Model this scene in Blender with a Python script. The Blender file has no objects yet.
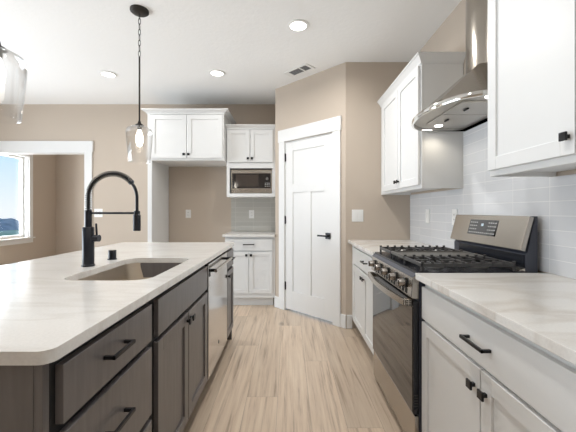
import bpy, bmesh, math, random
from mathutils import Vector, Matrix
random.seed(7)
PI = math.pi
scene = bpy.context.scene
C = scene.collection

# ------------------------------------------------------------------ camera
EYE = 1.215
cd = bpy.data.cameras.new('camera'); cam = bpy.data.objects.new('camera', cd); C.objects.link(cam)
cam.location = (0, 0, EYE); cam.rotation_euler = (PI/2, 0, 0)
cd.sensor_width = 36; cd.lens = 36*322/576
cd.shift_x = -0.5/576; cd.shift_y = -5.5/576
cd.clip_start = 0.05; cd.clip_end = 3000
scene.camera = cam
vs = scene.view_settings
vs.view_transform = 'Standard'; vs.look = 'None'; vs.gamma = 1; vs.use_curve_mapping = False
vs.exposure = -0.64

# ------------------------------------------------------------------ sky
w = bpy.data.worlds.new('sky'); scene.world = w; w.use_nodes = True
nt = w.node_tree; nt.nodes.clear()
tc = nt.nodes.new('ShaderNodeTexCoord'); sp = nt.nodes.new('ShaderNodeSeparateXYZ')
rp = nt.nodes.new('ShaderNodeValToRGB'); bg = nt.nodes.new('ShaderNodeBackground'); wo = nt.nodes.new('ShaderNodeOutputWorld')
nt.links.new(tc.outputs['Generated'], sp.inputs[0])
nt.links.new(sp.outputs['Z'], rp.inputs[0])
e = rp.color_ramp.elements
e[0].position = 0.0; e[0].color = (0.85, 0.91, 0.97, 1)
e[1].position = 0.12; e[1].color = (0.58, 0.80, 1.0, 1)
x = e.new(0.5); x.color = (0.35, 0.6, 0.95, 1)
nt.links.new(rp.outputs[0], bg.inputs[0]); bg.inputs[1].default_value = 1.75
nt.links.new(bg.outputs[0], wo.inputs[0])

def area(name, loc, direction, sx, sy, power, col=(1, 1, 1), spread=180):
    l = bpy.data.lights.new(name, 'AREA'); l.shape = 'RECTANGLE'; l.size = sx; l.size_y = sy
    l.energy = power; l.color = col; l.spread = math.radians(spread)
    o = bpy.data.objects.new(name, l); C.objects.link(o); o.location = loc
    o.rotation_euler = Vector(direction).to_track_quat('-Z', 'Y').to_euler()
    return o
DAY = (0.82, 0.91, 1.0)
area('daylight_left', (-4.72, 1.75, 1.0), (1, -.1, .5), 3.4, 1.8, 200, DAY)  # area light added at the unseen left opening, tilted up towards the ceiling
area('daylight_nook', (-5.0, 5.22, 1.45), (1, 0, 0), 0.9, 1.3, 110, (.93, .97, 1))
WARM = (1.0, 0.98, 0.95)
DOWNLIGHT_W = 18

# ------------------------------------------------------------------ materials
def mat(name, col, rough=0.5, metal=0.0, **kw):
    m = bpy.data.materials.new(name); m.use_nodes = True
    b = m.node_tree.nodes['Principled BSDF']
    b.inputs['Base Color'].default_value = (*col, 1); b.inputs['Roughness'].default_value = rough
    b.inputs['Metallic'].default_value = metal
    for k, v in kw.items():
        b.inputs[k.replace('_', ' ')].default_value = v
    return m
def nodes(m): return m.node_tree.nodes, m.node_tree.links, m.node_tree.nodes['Principled BSDF']
def noise_bump(m, scale, strength, dist=0.002, detail=3, rough_var=None, stretch=None):
    n, l, b = nodes(m)
    t = n.new('ShaderNodeTexCoord'); x = n.new('ShaderNodeTexNoise'); x.inputs['Scale'].default_value = scale
    x.inputs['Detail'].default_value = detail
    if stretch:
        mp = n.new('ShaderNodeMapping'); mp.inputs['Scale'].default_value = stretch
        l.new(t.outputs['Object'], mp.inputs[0]); l.new(mp.outputs[0], x.inputs[0])
    else: l.new(t.outputs['Object'], x.inputs[0])
    bp = n.new('ShaderNodeBump'); bp.inputs['Strength'].default_value = strength; bp.inputs['Distance'].default_value = dist
    l.new(x.outputs[0], bp.inputs['Height']); l.new(bp.outputs[0], b.inputs['Normal'])
    return m
def mottle(m, c1, c2, scale, stretch=(1, 1, 1), lo=0.35, hi=0.65):
    n, l, b = nodes(m)
    t = n.new('ShaderNodeTexCoord'); mp = n.new('ShaderNodeMapping'); mp.inputs['Scale'].default_value = stretch
    x = n.new('ShaderNodeTexNoise'); x.inputs['Scale'].default_value = scale; x.inputs['Detail'].default_value = 4
    r = n.new('ShaderNodeValToRGB'); r.color_ramp.elements[0].position = lo; r.color_ramp.elements[1].position = hi
    r.color_ramp.elements[0].color = (*c1, 1); r.color_ramp.elements[1].color = (*c2, 1)
    l.new(t.outputs['Object'], mp.inputs[0]); l.new(mp.outputs[0], x.inputs[0]); l.new(x.outputs[0], r.inputs[0])
    l.new(r.outputs[0], b.inputs['Base Color']); return m

M = {}
M['wall'] = noise_bump(mat('beige_wall_paint', (0.55, 0.47, 0.39), 0.85), 90, 0.15)
M['ceiling'] = noise_bump(mat('ceiling_paint', (0.91, 0.91, 0.90), 0.9), 28, 0.35, 0.006, 5)
M['trim'] = mat('white_trim_paint', (0.80, 0.80, 0.79), 0.4)
M['cab'] = noise_bump(mat('white_cabinet_paint', (0.76, 0.765, 0.76), 0.38), 60, 0.04)
M['dark'] = mottle(noise_bump(mat('charcoal_stained_wood', (0.1, 0.09, 0.085), 0.36), 120, 0.12, 0.001, 4, stretch=(1, 1, .15)),
                   (0.118, 0.107, 0.105), (0.142, 0.130, 0.127), 60, (1, 1, .1))
M['dark'].node_tree.nodes['Principled BSDF'].inputs['IOR'].default_value = 1.6
M['darkframe'] = mat('gap_shaded_frame', (0.008, 0.008, 0.009), 0.6)  # near black: shade of the gaps between fronts put into the colour
M['black'] = mat('black_metal', (0.012, 0.012, 0.014), 0.35, 0.4)
M['faucet'] = mat('matte_black_metal', (0.007, 0.009, 0.016), 0.28, 0.0)
M['spring'] = mat('dark_spring_steel', (0.10, 0.10, 0.095), 0.25, 1.0)
M['bronze'] = mat('dark_bronze', (0.035, 0.03, 0.026), 0.45, 0.6)
M['iron'] = noise_bump(mat('cast_iron', (0.05, 0.049, 0.05), 0.32), 200, 0.1)
M['enamel'] = mat('black_enamel', (0.012, 0.014, 0.02), 0.25)
M['enamel_grey'] = mat('dark_grey_enamel', (0.05, 0.055, 0.075), 0.35)
M['griddle'] = mat('grey_griddle', (0.16, 0.155, 0.145), 0.55, 0.3)
M['steel'] = noise_bump(mat('brushed_stainless', (0.50, 0.465, 0.42), 0.27, 1.0), 60, 0.06, 0.001, 3, stretch=(1, .03, 1))
M['hood_steel'] = noise_bump(mat('hood_stainless', (0.42, 0.385, 0.34), 0.2, 1.0), 60, 0.05, 0.001, 3, stretch=(1, 1, .03))
M['sinksteel'] = mat('sink_stainless', (0.72, 0.66, 0.58), 0.4, 1.0)
M['knob'] = mat('dark_polished_steel', (0.33, 0.31, 0.29), 0.25, 1.0)
M['chrome'] = mat('polished_steel', (0.75, 0.74, 0.72), 0.08, 1.0)
M['dw_steel'] = mat('dishwasher_stainless', (0.62, 0.61, 0.60), 0.13, 1.0)
M['glassblack'] = mat('black_oven_glass', (0.01, 0.01, 0.012), 0.03, 0.0, IOR=1.9)
M['mesh_window'] = mat('dark_microwave_window', (0.05, 0.04, 0.035), 0.08, 0.0, IOR=1.8)
M['plastic'] = mat('white_plastic', (0.86, 0.86, 0.84), 0.35)
M['dim'] = mat('dark_recess', (0.02, 0.02, 0.02), 0.8)
M['ventgrey'] = mat('vent_grey', (0.25, 0.25, 0.25), 0.6)
M['filter'] = mat('grey_hood_filter', (0.55, 0.53, 0.5), 0.45, 0.5)
M['keys'] = mat('pale_print', (0.6, 0.6, 0.58), 0.5)
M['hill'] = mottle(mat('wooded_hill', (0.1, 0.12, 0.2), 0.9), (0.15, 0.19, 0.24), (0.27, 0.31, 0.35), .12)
M['field'] = mottle(mat('green_field', (0.2, 0.3, 0.15), 0.95), (0.16, 0.27, 0.15), (0.34, 0.42, 0.32), .03)

def emis(name, col, s):
    m = bpy.data.materials.new(name); m.use_nodes = True; m.node_tree.nodes.clear()
    a = m.node_tree.nodes.new('ShaderNodeEmission'); o = m.node_tree.nodes.new('ShaderNodeOutputMaterial')
    a.inputs[0].default_value = (*col, 1); a.inputs[1].default_value = s
    m.node_tree.links.new(a.outputs[0], o.inputs[0]); return m
M['lamp'] = emis('lamp_lens', (1, 0.96, 0.9), 12)
M['bulb'] = emis('lit_bulb', (1, 0.93, 0.8), 14)
M['display'] = emis('clock_display', (0.75, 0.88, 0.95), 1.6)

def clear_glass(name, gloss=0.12, tint=(1, 1, 1)):
    m = bpy.data.materials.new(name); m.use_nodes = True; n = m.node_tree.nodes; l = m.node_tree.links; n.clear()
    t = n.new('ShaderNodeBsdfTransparent'); t.inputs[0].default_value = (*tint, 1)
    g = n.new('ShaderNodeBsdfGlossy'); g.inputs['Roughness'].default_value = 0.02
    f = n.new('ShaderNodeLayerWeight'); f.inputs[0].default_value = gloss
    x = n.new('ShaderNodeMixShader'); o = n.new('ShaderNodeOutputMaterial')
    l.new(f.outputs['Facing'], x.inputs[0]); l.new(t.outputs[0], x.inputs[1]); l.new(g.outputs[0], x.inputs[2]); l.new(x.outputs[0], o.inputs[0])
    return m
M['pane'] = clear_glass('window_glass', 0.05)
M['shade'] = clear_glass('clear_lamp_glass', 0.16, (0.99, 0.99, 0.99))

# quartz
def quartz(name, base, vein, amount, scale, rot):
    m = mat(name, base, 0.16); n, l, b = nodes(m)
    t = n.new('ShaderNodeTexCoord'); mp = n.new('ShaderNodeMapping'); mp.inputs['Rotation'].default_value = (0, 0, rot); mp.inputs['Scale'].default_value = (1, 3.2, 1)
    x = n.new('ShaderNodeTexNoise'); x.inputs['Scale'].default_value = scale; x.inputs['Detail'].default_value = 3.5; x.inputs['Distortion'].default_value = 0.4
    r = n.new('ShaderNodeValToRGB'); q = r.color_ramp.elements
    q[0].position = 0.43; q[0].color = (0, 0, 0, 1); q[1].position = 0.56; q[1].color = (0, 0, 0, 1)
    mid = q.new(0.50); mid.color = (1, 1, 1, 1)
    y = n.new('ShaderNodeTexNoise'); y.inputs['Scale'].default_value = 2.5
    mm = n.new('ShaderNodeMath'); mm.operation = 'MULTIPLY'; m2 = n.new('ShaderNodeMath'); m2.operation = 'MULTIPLY'; m2.inputs[1].default_value = amount
    mx = n.new('ShaderNodeMixRGB'); mx.inputs[1].default_value = (*base, 1); mx.inputs[2].default_value = (*vein, 1)
    l.new(t.outputs['Object'], mp.inputs[0]); l.new(mp.outputs[0], x.inputs[0]); l.new(x.outputs[0], r.inputs[0])
    l.new(t.outputs['Object'], y.inputs[0]); l.new(r.outputs[0], mm.inputs[0]); l.new(y.outputs[0], mm.inputs[1])
    l.new(mm.outputs[0], m2.inputs[0]); l.new(m2.outputs[0], mx.inputs[0])
    z = n.new('ShaderNodeTexNoise'); z.inputs['Scale'].default_value = 140; z.inputs['Detail'].default_value = 2
    rz = n.new('ShaderNodeMapRange'); rz.inputs[1].default_value = .3; rz.inputs[2].default_value = .7; rz.inputs[3].default_value = .93; rz.inputs[4].default_value = 1.0
    l.new(t.outputs['Object'], z.inputs[0]); l.new(z.outputs[0], rz.inputs[0])
    fm = n.new('ShaderNodeMixRGB'); fm.blend_type = 'MULTIPLY'; fm.inputs[0].default_value = 1
    l.new(mx.outputs[0], fm.inputs[1]); l.new(rz.outputs[0], fm.inputs[2]); l.new(fm.outputs[0], b.inputs['Base Color'])
    return m
M['quartz_island'] = quartz('pale_quartz', (0.80, 0.785, 0.76), (0.58, 0.54, 0.49), 0.5, 1.8, 0.5)
M['quartz'] = quartz('veined_quartz', (0.80, 0.78, 0.745), (0.56, 0.49, 0.42), .9, 1.3, 0.35)

# tiles: u,v axes from object coordinates
def tiles(name, horiz, col1, col2, grout, shift):
    m = mat(name, col1, 0.12); n, l, b = nodes(m)
    t = n.new('ShaderNodeTexCoord'); s = n.new('ShaderNodeSeparateXYZ'); c = n.new('ShaderNodeCombineXYZ')
    a1 = n.new('ShaderNodeMath'); a1.inputs[1].default_value = shift; a2 = n.new('ShaderNodeMath'); a2.inputs[1].default_value = -0.914 + 0.069*20
    l.new(t.outputs['Object'], s.inputs[0]); l.new(s.outputs[horiz], a1.inputs[0]); l.new(s.outputs['Z'], a2.inputs[0])
    l.new(a1.outputs[0], c.inputs['X']); l.new(a2.outputs[0], c.inputs['Y'])
    k = n.new('ShaderNodeTexBrick'); k.offset = 0; k.squash = 1
    k.inputs['Color1'].default_value = (*col1, 1); k.inputs['Color2'].default_value = (*col2, 1); k.inputs['Mortar'].default_value = (*grout, 1)
    k.inputs['Scale'].default_value = 1; k.inputs['Brick Width'].default_value = 0.254; k.inputs['Row Height'].default_value = 0.069
    k.inputs['Mortar Size'].default_value = 0.002; k.inputs['Mortar Smooth'].default_value = 0.3
    l.new(c.outputs[0], k.inputs[0]); l.new(k.outputs['Color'], b.inputs['Base Color'])
    nz = n.new('ShaderNodeTexNoise'); nz.inputs['Scale'].default_value = 14; nz.inputs['Detail'].default_value = 1
    mpn = n.new('ShaderNodeMapping'); mpn.inputs['Scale'].default_value = (.5, .5, 2.2) ; l.new(t.outputs['Object'], mpn.inputs[0]); l.new(mpn.outputs[0], nz.inputs[0])
    sub = n.new('ShaderNodeMath'); sub.operation = 'MULTIPLY_ADD'; sub.inputs[1].default_value = -0.6
    l.new(k.outputs['Fac'], sub.inputs[0]); l.new(nz.outputs[0], sub.inputs[2])
    bp = n.new('ShaderNodeBump'); bp.inputs['Strength'].default_value = 0.35; bp.inputs['Distance'].default_value = 0.003
    l.new(sub.outputs[0], bp.inputs['Height']); l.new(bp.outputs[0], b.inputs['Normal'])
    return m
M['tile_right'] = tiles('pale_grey_gloss_tile', 'Y', (0.72, 0.73, 0.75), (0.68, 0.69, 0.71), (0.86, 0.86, 0.86), 0.254*20-1.543)
M['tile_back'] = tiles('grey_gloss_tile', 'X', (0.55, 0.54, 0.50), (0.50, 0.495, 0.46), (0.66, 0.65, 0.62), 0.254*20)

# oak planks along Y
def planks():
    m = mat('light_oak_planks', (0.5, 0.38, 0.27), 0.32); n, l, b = nodes(m)
    t = n.new('ShaderNodeTexCoord'); s = n.new('ShaderNodeSeparateXYZ'); c = n.new('ShaderNodeCombineXYZ')
    ax = n.new('ShaderNodeMath'); ax.inputs[1].default_value = 30.0; ay = n.new('ShaderNodeMath'); ay.inputs[1].default_value = 20.07
    l.new(t.outputs['Object'], s.inputs[0]); l.new(s.outputs['Y'], ax.inputs[0]); l.new(s.outputs['X'], ay.inputs[0])
    dv = n.new('ShaderNodeMath'); dv.operation = 'DIVIDE'; dv.inputs[1].default_value = 0.2; fl = n.new('ShaderNodeMath'); fl.operation = 'FLOOR'
    sh = n.new('ShaderNodeMath'); sh.operation = 'MULTIPLY_ADD'; sh.inputs[1].default_value = 0.80
    l.new(ay.outputs[0], dv.inputs[0]); l.new(dv.outputs[0], fl.inputs[0]); l.new(fl.outputs[0], sh.inputs[0]); l.new(ax.outputs[0], sh.inputs[2])
    l.new(sh.outputs[0], c.inputs['X']); l.new(ay.outputs[0], c.inputs['Y'])
    def brick(c1, c2, mo):
        k = n.new('ShaderNodeTexBrick'); k.offset = 0.0; k.offset_frequency = 2; k.squash = 1
        k.inputs['Color1'].default_value = c1; k.inputs['Color2'].default_value = c2; k.inputs['Mortar'].default_value = mo
        k.inputs['Scale'].default_value = 1; k.inputs['Brick Width'].default_value = 2.1; k.inputs['Row Height'].default_value = 0.2
        k.inputs['Mortar Size'].default_value = 0.0007; k.inputs['Mortar Smooth'].default_value = 0.2; l.new(c.outputs[0], k.inputs[0]); return k
    k = brick((0, 0, 0, 1), (1, 1, 1, 1), (0.5, 0.5, 0.5, 1))
    # grain
    mp = n.new('ShaderNodeMapping'); mp.inputs['Scale'].default_value = (1, 0.04, 1)
    off = n.new('ShaderNodeVectorMath'); off.operation = 'MULTIPLY_ADD'; off.inputs[1].default_value = (3.1, 7.7, 0)
    l.new(k.outputs['Color'], off.inputs[0]); l.new(t.outputs['Object'], off.inputs[2]); l.new(off.outputs[0], mp.inputs[0])
    g = n.new('ShaderNodeTexNoise'); g.inputs['Scale'].default_value = 34; g.inputs['Detail'].default_value = 8; g.inputs['Roughness'].default_value = 0.66; g.inputs['Distortion'].default_value = 0.25
    l.new(mp.outputs[0], g.inputs[0])
    r = n.new('ShaderNodeValToRGB'); q = r.color_ramp.elements
    q[0].position = 0.30; q[0].color = (0.36, 0.265, 0.185, 1); q[1].position = 0.68; q[1].color = (0.80, 0.66, 0.51, 1)
    z = q.new(0.46); z.color = (0.68, 0.535, 0.405, 1)
    l.new(g.outputs[0], r.inputs[0])
    rr = n.new('ShaderNodeMapRange'); rr.inputs[3].default_value = 0.74; rr.inputs[4].default_value = 1.02
    l.new(k.outputs['Color'], rr.inputs[0])
    mu = n.new('ShaderNodeMixRGB'); mu.blend_type = 'MULTIPLY'; mu.inputs[0].default_value = 1
    l.new(r.outputs[0], mu.inputs[1]); l.new(rr.outputs[0], mu.inputs[2])
    # knots
    vm = n.new('ShaderNodeMapping'); vm.inputs['Scale'].default_value = (1, 0.45, 1); vm.inputs['Location'].default_value = (0.31, 0.27, 0); l.new(t.outputs['Object'], vm.inputs[0])
    vo = n.new('ShaderNodeTexVoronoi'); vo.inputs['Scale'].default_value = 3.2; l.new(vm.outputs[0], vo.inputs[0])
    kr = n.new('ShaderNodeMapRange'); kr.inputs[1].default_value = 0.02; kr.inputs[2].default_value = 0.11; kr.inputs[3].default_value = 0.45; kr.inputs[4].default_value = 1
    l.new(vo.outputs['Distance'], kr.inputs[0])
    mk = n.new('ShaderNodeMixRGB'); mk.blend_type = 'MULTIPLY'; mk.inputs[0].default_value = 1
    l.new(mu.outputs[0], mk.inputs[1]); l.new(kr.outputs[0], mk.inputs[2])
    gr = n.new('ShaderNodeMixRGB'); gr.inputs[2].default_value = (0.2, 0.14, 0.1, 1)
    l.new(k.outputs['Fac'], gr.inputs[0]); l.new(mk.outputs[0], gr.inputs[1]); l.new(gr.outputs[0], b.inputs['Base Color'])
    bp = n.new('ShaderNodeBump'); bp.inputs['Strength'].default_value = 0.15; bp.inputs['Distance'].default_value = 0.002
    l.new(g.outputs[0], bp.inputs['Height']); l.new(bp.outputs[0], b.inputs['Normal'])
    return m
M['floor'] = planks()

# ------------------------------------------------------------------ mesh helpers
def wloc(o):
    v = Vector(o.location)
    while o.parent: o = o.parent; v += Vector(o.location)
    return v
class MB:
    def __init__(s, T=None): s.bm = bmesh.new(); s.T = T; s.smooth = False
    def _add(s, verts, faces, bev=0.0, seg=1, smooth=False):
        t = bmesh.new(); vs_ = [t.verts.new(v) for v in verts]
        for f in faces:
            try: t.faces.new([vs_[i] for i in f])
            except ValueError: pass
        if bev > 0: bmesh.ops.bevel(t, geom=list(t.edges), offset=bev, segments=seg, affect='EDGES', profile=0.5, clamp_overlap=True)
        if s.T is not None: bmesh.ops.transform(t, matrix=s.T, verts=list(t.verts))
        bmesh.ops.recalc_face_normals(t, faces=list(t.faces))
        for f in t.faces: f.smooth = smooth
        me = bpy.data.meshes.new('tmp'); t.to_mesh(me); t.free(); s.bm.from_mesh(me); bpy.data.meshes.remove(me)
        return s
    def box(s, x0, x1, y0, y1, z0, z1, bev=0.0, seg=1):
        x0, x1 = sorted((x0, x1)); y0, y1 = sorted((y0, y1)); z0, z1 = sorted((z0, z1))
        v = [(x, y, z) for x in (x0, x1) for y in (y0, y1) for z in (z0, z1)]
        f = [(0, 1, 3, 2), (4, 6, 7, 5), (0, 4, 5, 1), (2, 3, 7, 6), (0, 2, 6, 4), (1, 5, 7, 3)]
        return s._add(v, f, bev, seg)
    def prism(s, poly, axis, a, b, bev=0.0, seg=1, smooth=False):
        n = len(poly)
        def P(p, h): return {'X': (h, p[0], p[1]), 'Y': (p[0], h, p[1]), 'Z': (p[0], p[1], h)}[axis]
        v = [P(p, a) for p in poly] + [P(p, b) for p in poly]
        f = [tuple(range(n)), tuple(range(n, 2*n))] + [(i, (i+1) % n, n+(i+1) % n, n+i) for i in range(n)]
        return s._add(v, f, bev, seg, smooth)
    def tube(s, pts, r, n=12, closed=False, smooth=True):
        pts = [Vector(p) for p in pts]; m = len(pts); rs = r if isinstance(r, (list, tuple)) else [r]*m
        v = []; f = []; up = None
        for i, p in enumerate(pts):
            if closed: d = pts[(i+1) % m]-pts[i-1]
            else: d = pts[min(i+1, m-1)]-pts[max(i-1, 0)]
            d.normalize()
            if up is None: up = d.orthogonal().normalized()
            else:
                up = up-d*up.dot(d); up.normalize()
            q = d.cross(up)
            for k in range(n):
                a = 2*PI*k/n; v.append(tuple(p+(up*math.cos(a)+q*math.sin(a))*rs[i]))
        for i in range(m if closed else m-1):
            j = (i+1) % m
            for k in range(n): f.append((i*n+k, i*n+(k+1) % n, j*n+(k+1) % n, j*n+k))
        if not closed: f += [tuple(range(n)), tuple(range((m-1)*n, m*n))]
        return s._add(v, f, smooth=smooth)
    def lathe(s, prof, c=(0, 0, 0), n=32, axis='Z', cap=True, smooth=True):
        v = []; f = []
        for r, h in prof:
            for k in range(n):
                a = 2*PI*k/n; p = {'Z': (r*math.cos(a), r*math.sin(a), h), 'X': (h, r*math.cos(a), r*math.sin(a)), 'Y': (r*math.cos(a), h, r*math.sin(a))}[axis]
                v.append((p[0]+c[0], p[1]+c[1], p[2]+c[2]))
        m = len(prof)
        for i in range(m-1):
            for k in range(n): f.append((i*n+k, i*n+(k+1) % n, (i+1)*n+(k+1) % n, (i+1)*n+k))
        if cap: f += [tuple(range(n)), tuple(range((m-1)*n, m*n))]
        return s._add(v, f, smooth=smooth)
    def loft(s, rings, cap=(True, True), smooth=False):
        n = len(rings[0]); v = [p for r in rings for p in r]; f = []
        for i in range(len(rings)-1):
            for k in range(n): f.append((i*n+k, i*n+(k+1) % n, (i+1)*n+(k+1) % n, (i+1)*n+k))
        if cap[0]: f.append(tuple(range(n)))
        if cap[1]: f.append(tuple(range((len(rings)-1)*n, len(rings)*n)))
        return s._add(v, f, smooth=smooth)
    def build(s, name, m, parent=None, local=False):
        if parent is not None and not local:
            bmesh.ops.translate(s.bm, vec=-wloc(parent), verts=list(s.bm.verts))
        me = bpy.data.meshes.new(name); s.bm.to_mesh(me); s.bm.free()
        me.materials.append(m)
        if any(p.use_smooth for p in me.polygons):
            try: me.set_sharp_from_angle(angle=math.radians(38))
            except Exception: pass
        o = bpy.data.objects.new(name, me); C.objects.link(o)
        if parent is not None: o.parent = parent
        return o
def tag(o, label, cat, group=None):
    o['label'] = label; o['category'] = cat
    if group: o['group'] = group
    return o
def thing(name, label, cat, loc, group=None, rotz=0):
    o = bpy.data.objects.new(name, None); C.objects.link(o); o.location = loc; o.rotation_euler = (0, 0, rotz); o.empty_display_size = .1
    return tag(o, label, cat, group)
def struct(o, label=None):
    o['kind'] = 'structure'
    if label: o['label'] = label
    return o
def sempty(name, loc, rotz=0):
    o = bpy.data.objects.new(name, None); C.objects.link(o); o.location = loc; o.rotation_euler = (0, 0, rotz); o['kind'] = 'structure'; return o
def copy_tree(o, parent=None):
    c = o.copy(); C.objects.link(c); c.parent = parent
    for ch in list(o.children): copy_tree(ch, c)
    return c
def rrect(x0, x1, y0, y1, r, n=8):
    pts = []
    for cx, cy, a0 in ((x1-r, y1-r, 0), (x0+r, y1-r, PI/2), (x0+r, y0+r, PI), (x1-r, y0+r, 1.5*PI)):
        for k in range(n+1): a = a0+PI/2*k/n; pts.append((cx+r*math.cos(a), cy+r*math.sin(a)))
    return pts

# frames: local (u across, w outwards, v up) -> world
def T_left(xf): return Matrix(((0, 1, 0, xf), (1, 0, 0, 0), (0, 0, 1, 0), (0, 0, 0, 1)))      # faces +X, u = Y
def T_right(xf): return Matrix(((0, -1, 0, xf), (1, 0, 0, 0), (0, 0, 1, 0), (0, 0, 0, 1)))    # faces -X, u = Y
def T_back(yf): return Matrix(((1, 0, 0, 0), (0, -1, 0, yf), (0, 0, 1, 0), (0, 0, 0, 1)))     # faces -Y, u = X

def shaker(T, u0, u1, z0, z1, rail=.055, t=.02, rec=.009):
    b = MB(T); B = .0012
    b.box(u0, u0+rail, 0, t, z0, z1, B); b.box(u1-rail, u1, 0, t, z0, z1, B)
    b.box(u0+rail, u1-rail, 0, t, z0, z0+rail, B); b.box(u0+rail, u1-rail, 0, t, z1-rail, z1, B)
    b.box(u0+rail-.002, u1-rail+.002, .001, t-rec, z0+rail-.002, z1-rail+.002)
    return b
def add_door(root, T, u0, u1, z0, z1, m, knob=None, rail=.055):
    d = shaker(T, u0, u1, z0, z1, rail).build('door', m, root)
    if knob:
        u, z = knob; k = MB(T)
        k.box(u-.006, u+.006, .0205, .036, z-.006, z+.006); k.box(u-.0145, u+.0145, .035, .043, z-.0145, z+.0145, .0015)
        k.build('knob', M['black'], d)
    return d
def add_drawer(root, T, u0, u1, z0, z1, m, pull=None, plen=.16, name='drawer', proj=.034):
    d = MB(T).box(u0, u1, 0, .02, z0, z1, .0018, 2).build(name, m, root)
    if pull:
        u, z = pull; h = plen/2; k = MB(T)
        for s_ in (-1, 1): k.box(u+s_*h-(.010 if s_ > 0 else 0), u+s_*h+(0 if s_ > 0 else .010), .0205, .02+proj, z-.005, z+.005, .001)
        k.box(u-h, u+h, .02+proj-.009, .02+proj, z-.006, z+.006, .0015)
        k.build('pull', M['black'], d)
    return d
def carcass(root, T, u0, u1, depth, z0, z1, m, toe=0.0, face=None, top=False, name='carcass'):
    """Boards of a box open at the top, behind a face sheet; toe kick recessed when toe > 0."""
    b = MB(T); g = .018
    b.box(u0, u0+g, -depth, -.02, z0, z1); b.box(u1-g, u1, -depth, -.02, z0, z1)
    b.box(u0+g, u1-g, -depth, -.02, z0, z0+g); b.box(u0+g, u1-g, -depth, -depth+.006, z0+g, z1)
    if top: b.box(u0+g, u1-g, -depth, -.02, z1-g, z1)
    c = b.build(name, m, root)
    MB(T).box(u0, u1, -.0195, -.0003, z0, z1, .001).build('face_frame', face or m, root)
    if toe: MB(T).box(u0, u1, -.09, -.075, 0.001, z0-.0005).build('toe_kick', face or m, root)
    return c

# ------------------------------------------------------------------ room shell
XW = 1.26; YB = 4.64; ZC = 2.745; XL = -4.6; YR = -3.6; YF = 3.32
struct(MB().box(XL-.2, XW+.2, YR-.2, 6.6, -.1, 0).build('floor', M['floor']))
struct(MB().box(XL-.2, XW+.2, YR-.2, 6.6, ZC, ZC+.1).build('ceiling', M['ceiling']))
struct(MB().box(XW, XW+.12, YR, YF+.12, 0, ZC).build('wall_right', M['wall']))
OX = -2.918; OT = 2.055
b = MB(); b.box(OX, -.166, YB, YB+.12, 0, ZC); b.box(XL, OX, YB, YB+.12, OT, ZC)
struct(b.build('wall_back', M['wall']))
struct(MB().box(XL, -1.5, 6.36, 6.48, 0, ZC).build('wall_nook', M['wall']))
struct(MB().box(-1.5, -1.38, YB+.12, 6.48, 0, ZC).build('wall_nook_side', M['wall']))
# left wall with nook window and an unseen opening, added and sized for the light
WY0, WY1, WZ0, WZ1 = 4.86, 5.70, .745, 2.17
b = MB(); t_ = XL-.14
b.box(t_, XL, YR, 0, 0, ZC); b.box(t_, XL, 0, 3.5, 1.98, ZC); b.box(t_, XL, 3.5, WY0, 0, ZC)
b.box(t_, XL, WY0, WY1, 0, WZ0); b.box(t_, XL, WY0, WY1, WZ1, ZC); b.box(t_, XL, WY1, 6.48, 0, ZC)
struct(b.build('wall_left', M['wall']))
struct(MB().box(XL, XW, YR-.12, YR, 0, ZC).build('wall_rear', M['wall']))
# pantry corner
PA = Vector((-.166, 4.06)); PB = Vector((.59, YF)); L = (PB-PA).length; ang = math.atan2(PB.y-PA.y, PB.x-PA.x)
def TP():
    return Matrix.Translation((PA.x, PA.y, 0)) @ Matrix.Rotation(ang, 4, 'Z') @ Matrix(((1, 0, 0, 0), (0, -1, 0, 0), (0, 0, 1, 0), (0, 0, 0, 1)))
TPM = TP()   # u along the wall from its left end, w out into the kitchen, z up
D0, D1, DH = .185, .893, 2.035
b = MB(TPM); b.box(0, D0-.012, -.11, 0, 0, ZC); b.box(D1+.012, L, -.11, 0, 0, ZC); b.box(D0-.012, D1+.012, -.11, 0, DH+.012, ZC)
struct(b.build('wall_pantry', M['wall']))
struct(MB().box(-.166, -.06, 4.075, YB+.12, 0, ZC).build('wall_pantry_side', M['wall']))
struct(MB().box(.592, XW, YF, YF+.12, 0, ZC).build('wall_range_end', M['wall']))

# ---- pantry door and casing
tr = MB(TPM)
tr.box(D0-.105, D0-.008, .0005, .019, 0.001, DH+.018, .0015); tr.box(D1+.008, D1+.105, .0005, .019, 0.001, DH+.018, .0015)
tr.box(D0-.115, D1+.115, .0005, .023, DH+.018, DH+.165, .0015)
tr.box(D0-.011, D0-.002, -.108, .004, 0.001, DH+.012); tr.box(D1+.002, D1+.011, -.108, .004, 0.001, DH+.012); tr.box(D0-.002, D1+.002, -.108, .004, DH+.002, DH+.011)
struct(tr.build('trim_1', M['trim']), 'white flat casing around the pantry door')
TD = TPM
door = sempty('door_1', (PA.x, PA.y, 0))
d = MB(TD); y0, y1, s_ = -.036, -.002, .115
d.box(D0, D0+s_, y0, y1, .022, DH, .001); d.box(D1-s_, D1, y0, y1, .022, DH, .001)
d.box(D0+s_, D1-s_, y0, y1, DH-.105, DH, .001); d.box(D0+s_, D1-s_, y0, y1, 1.43, 1.535, .001); d.box(D0+s_, D1-s_, y0, y1, .022, .25, .001)
mid = (D0+D1)/2; d.box(mid-.045, mid+.045, y0, y1, .25, 1.43, .001)
d.box(D0+s_-.003, D1-s_+.003, y0+.004, y1-.011, .24, DH-.1)
d.build('door_panel', M['trim'], door)
for z in (.30, 1.10, 1.86):
    h = MB(TD); h.box(D0-.010, D0+.006, -.001, .006, z-.045, z+.045, .001); h.tube([tuple((D0-.002, .008, z-.05)), (D0-.002, .008, z+.05)], .006, 8)
    h.build('hinge', M['black'], door)
h = MB(TD); hu = D1-.062; hz = .94
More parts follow.
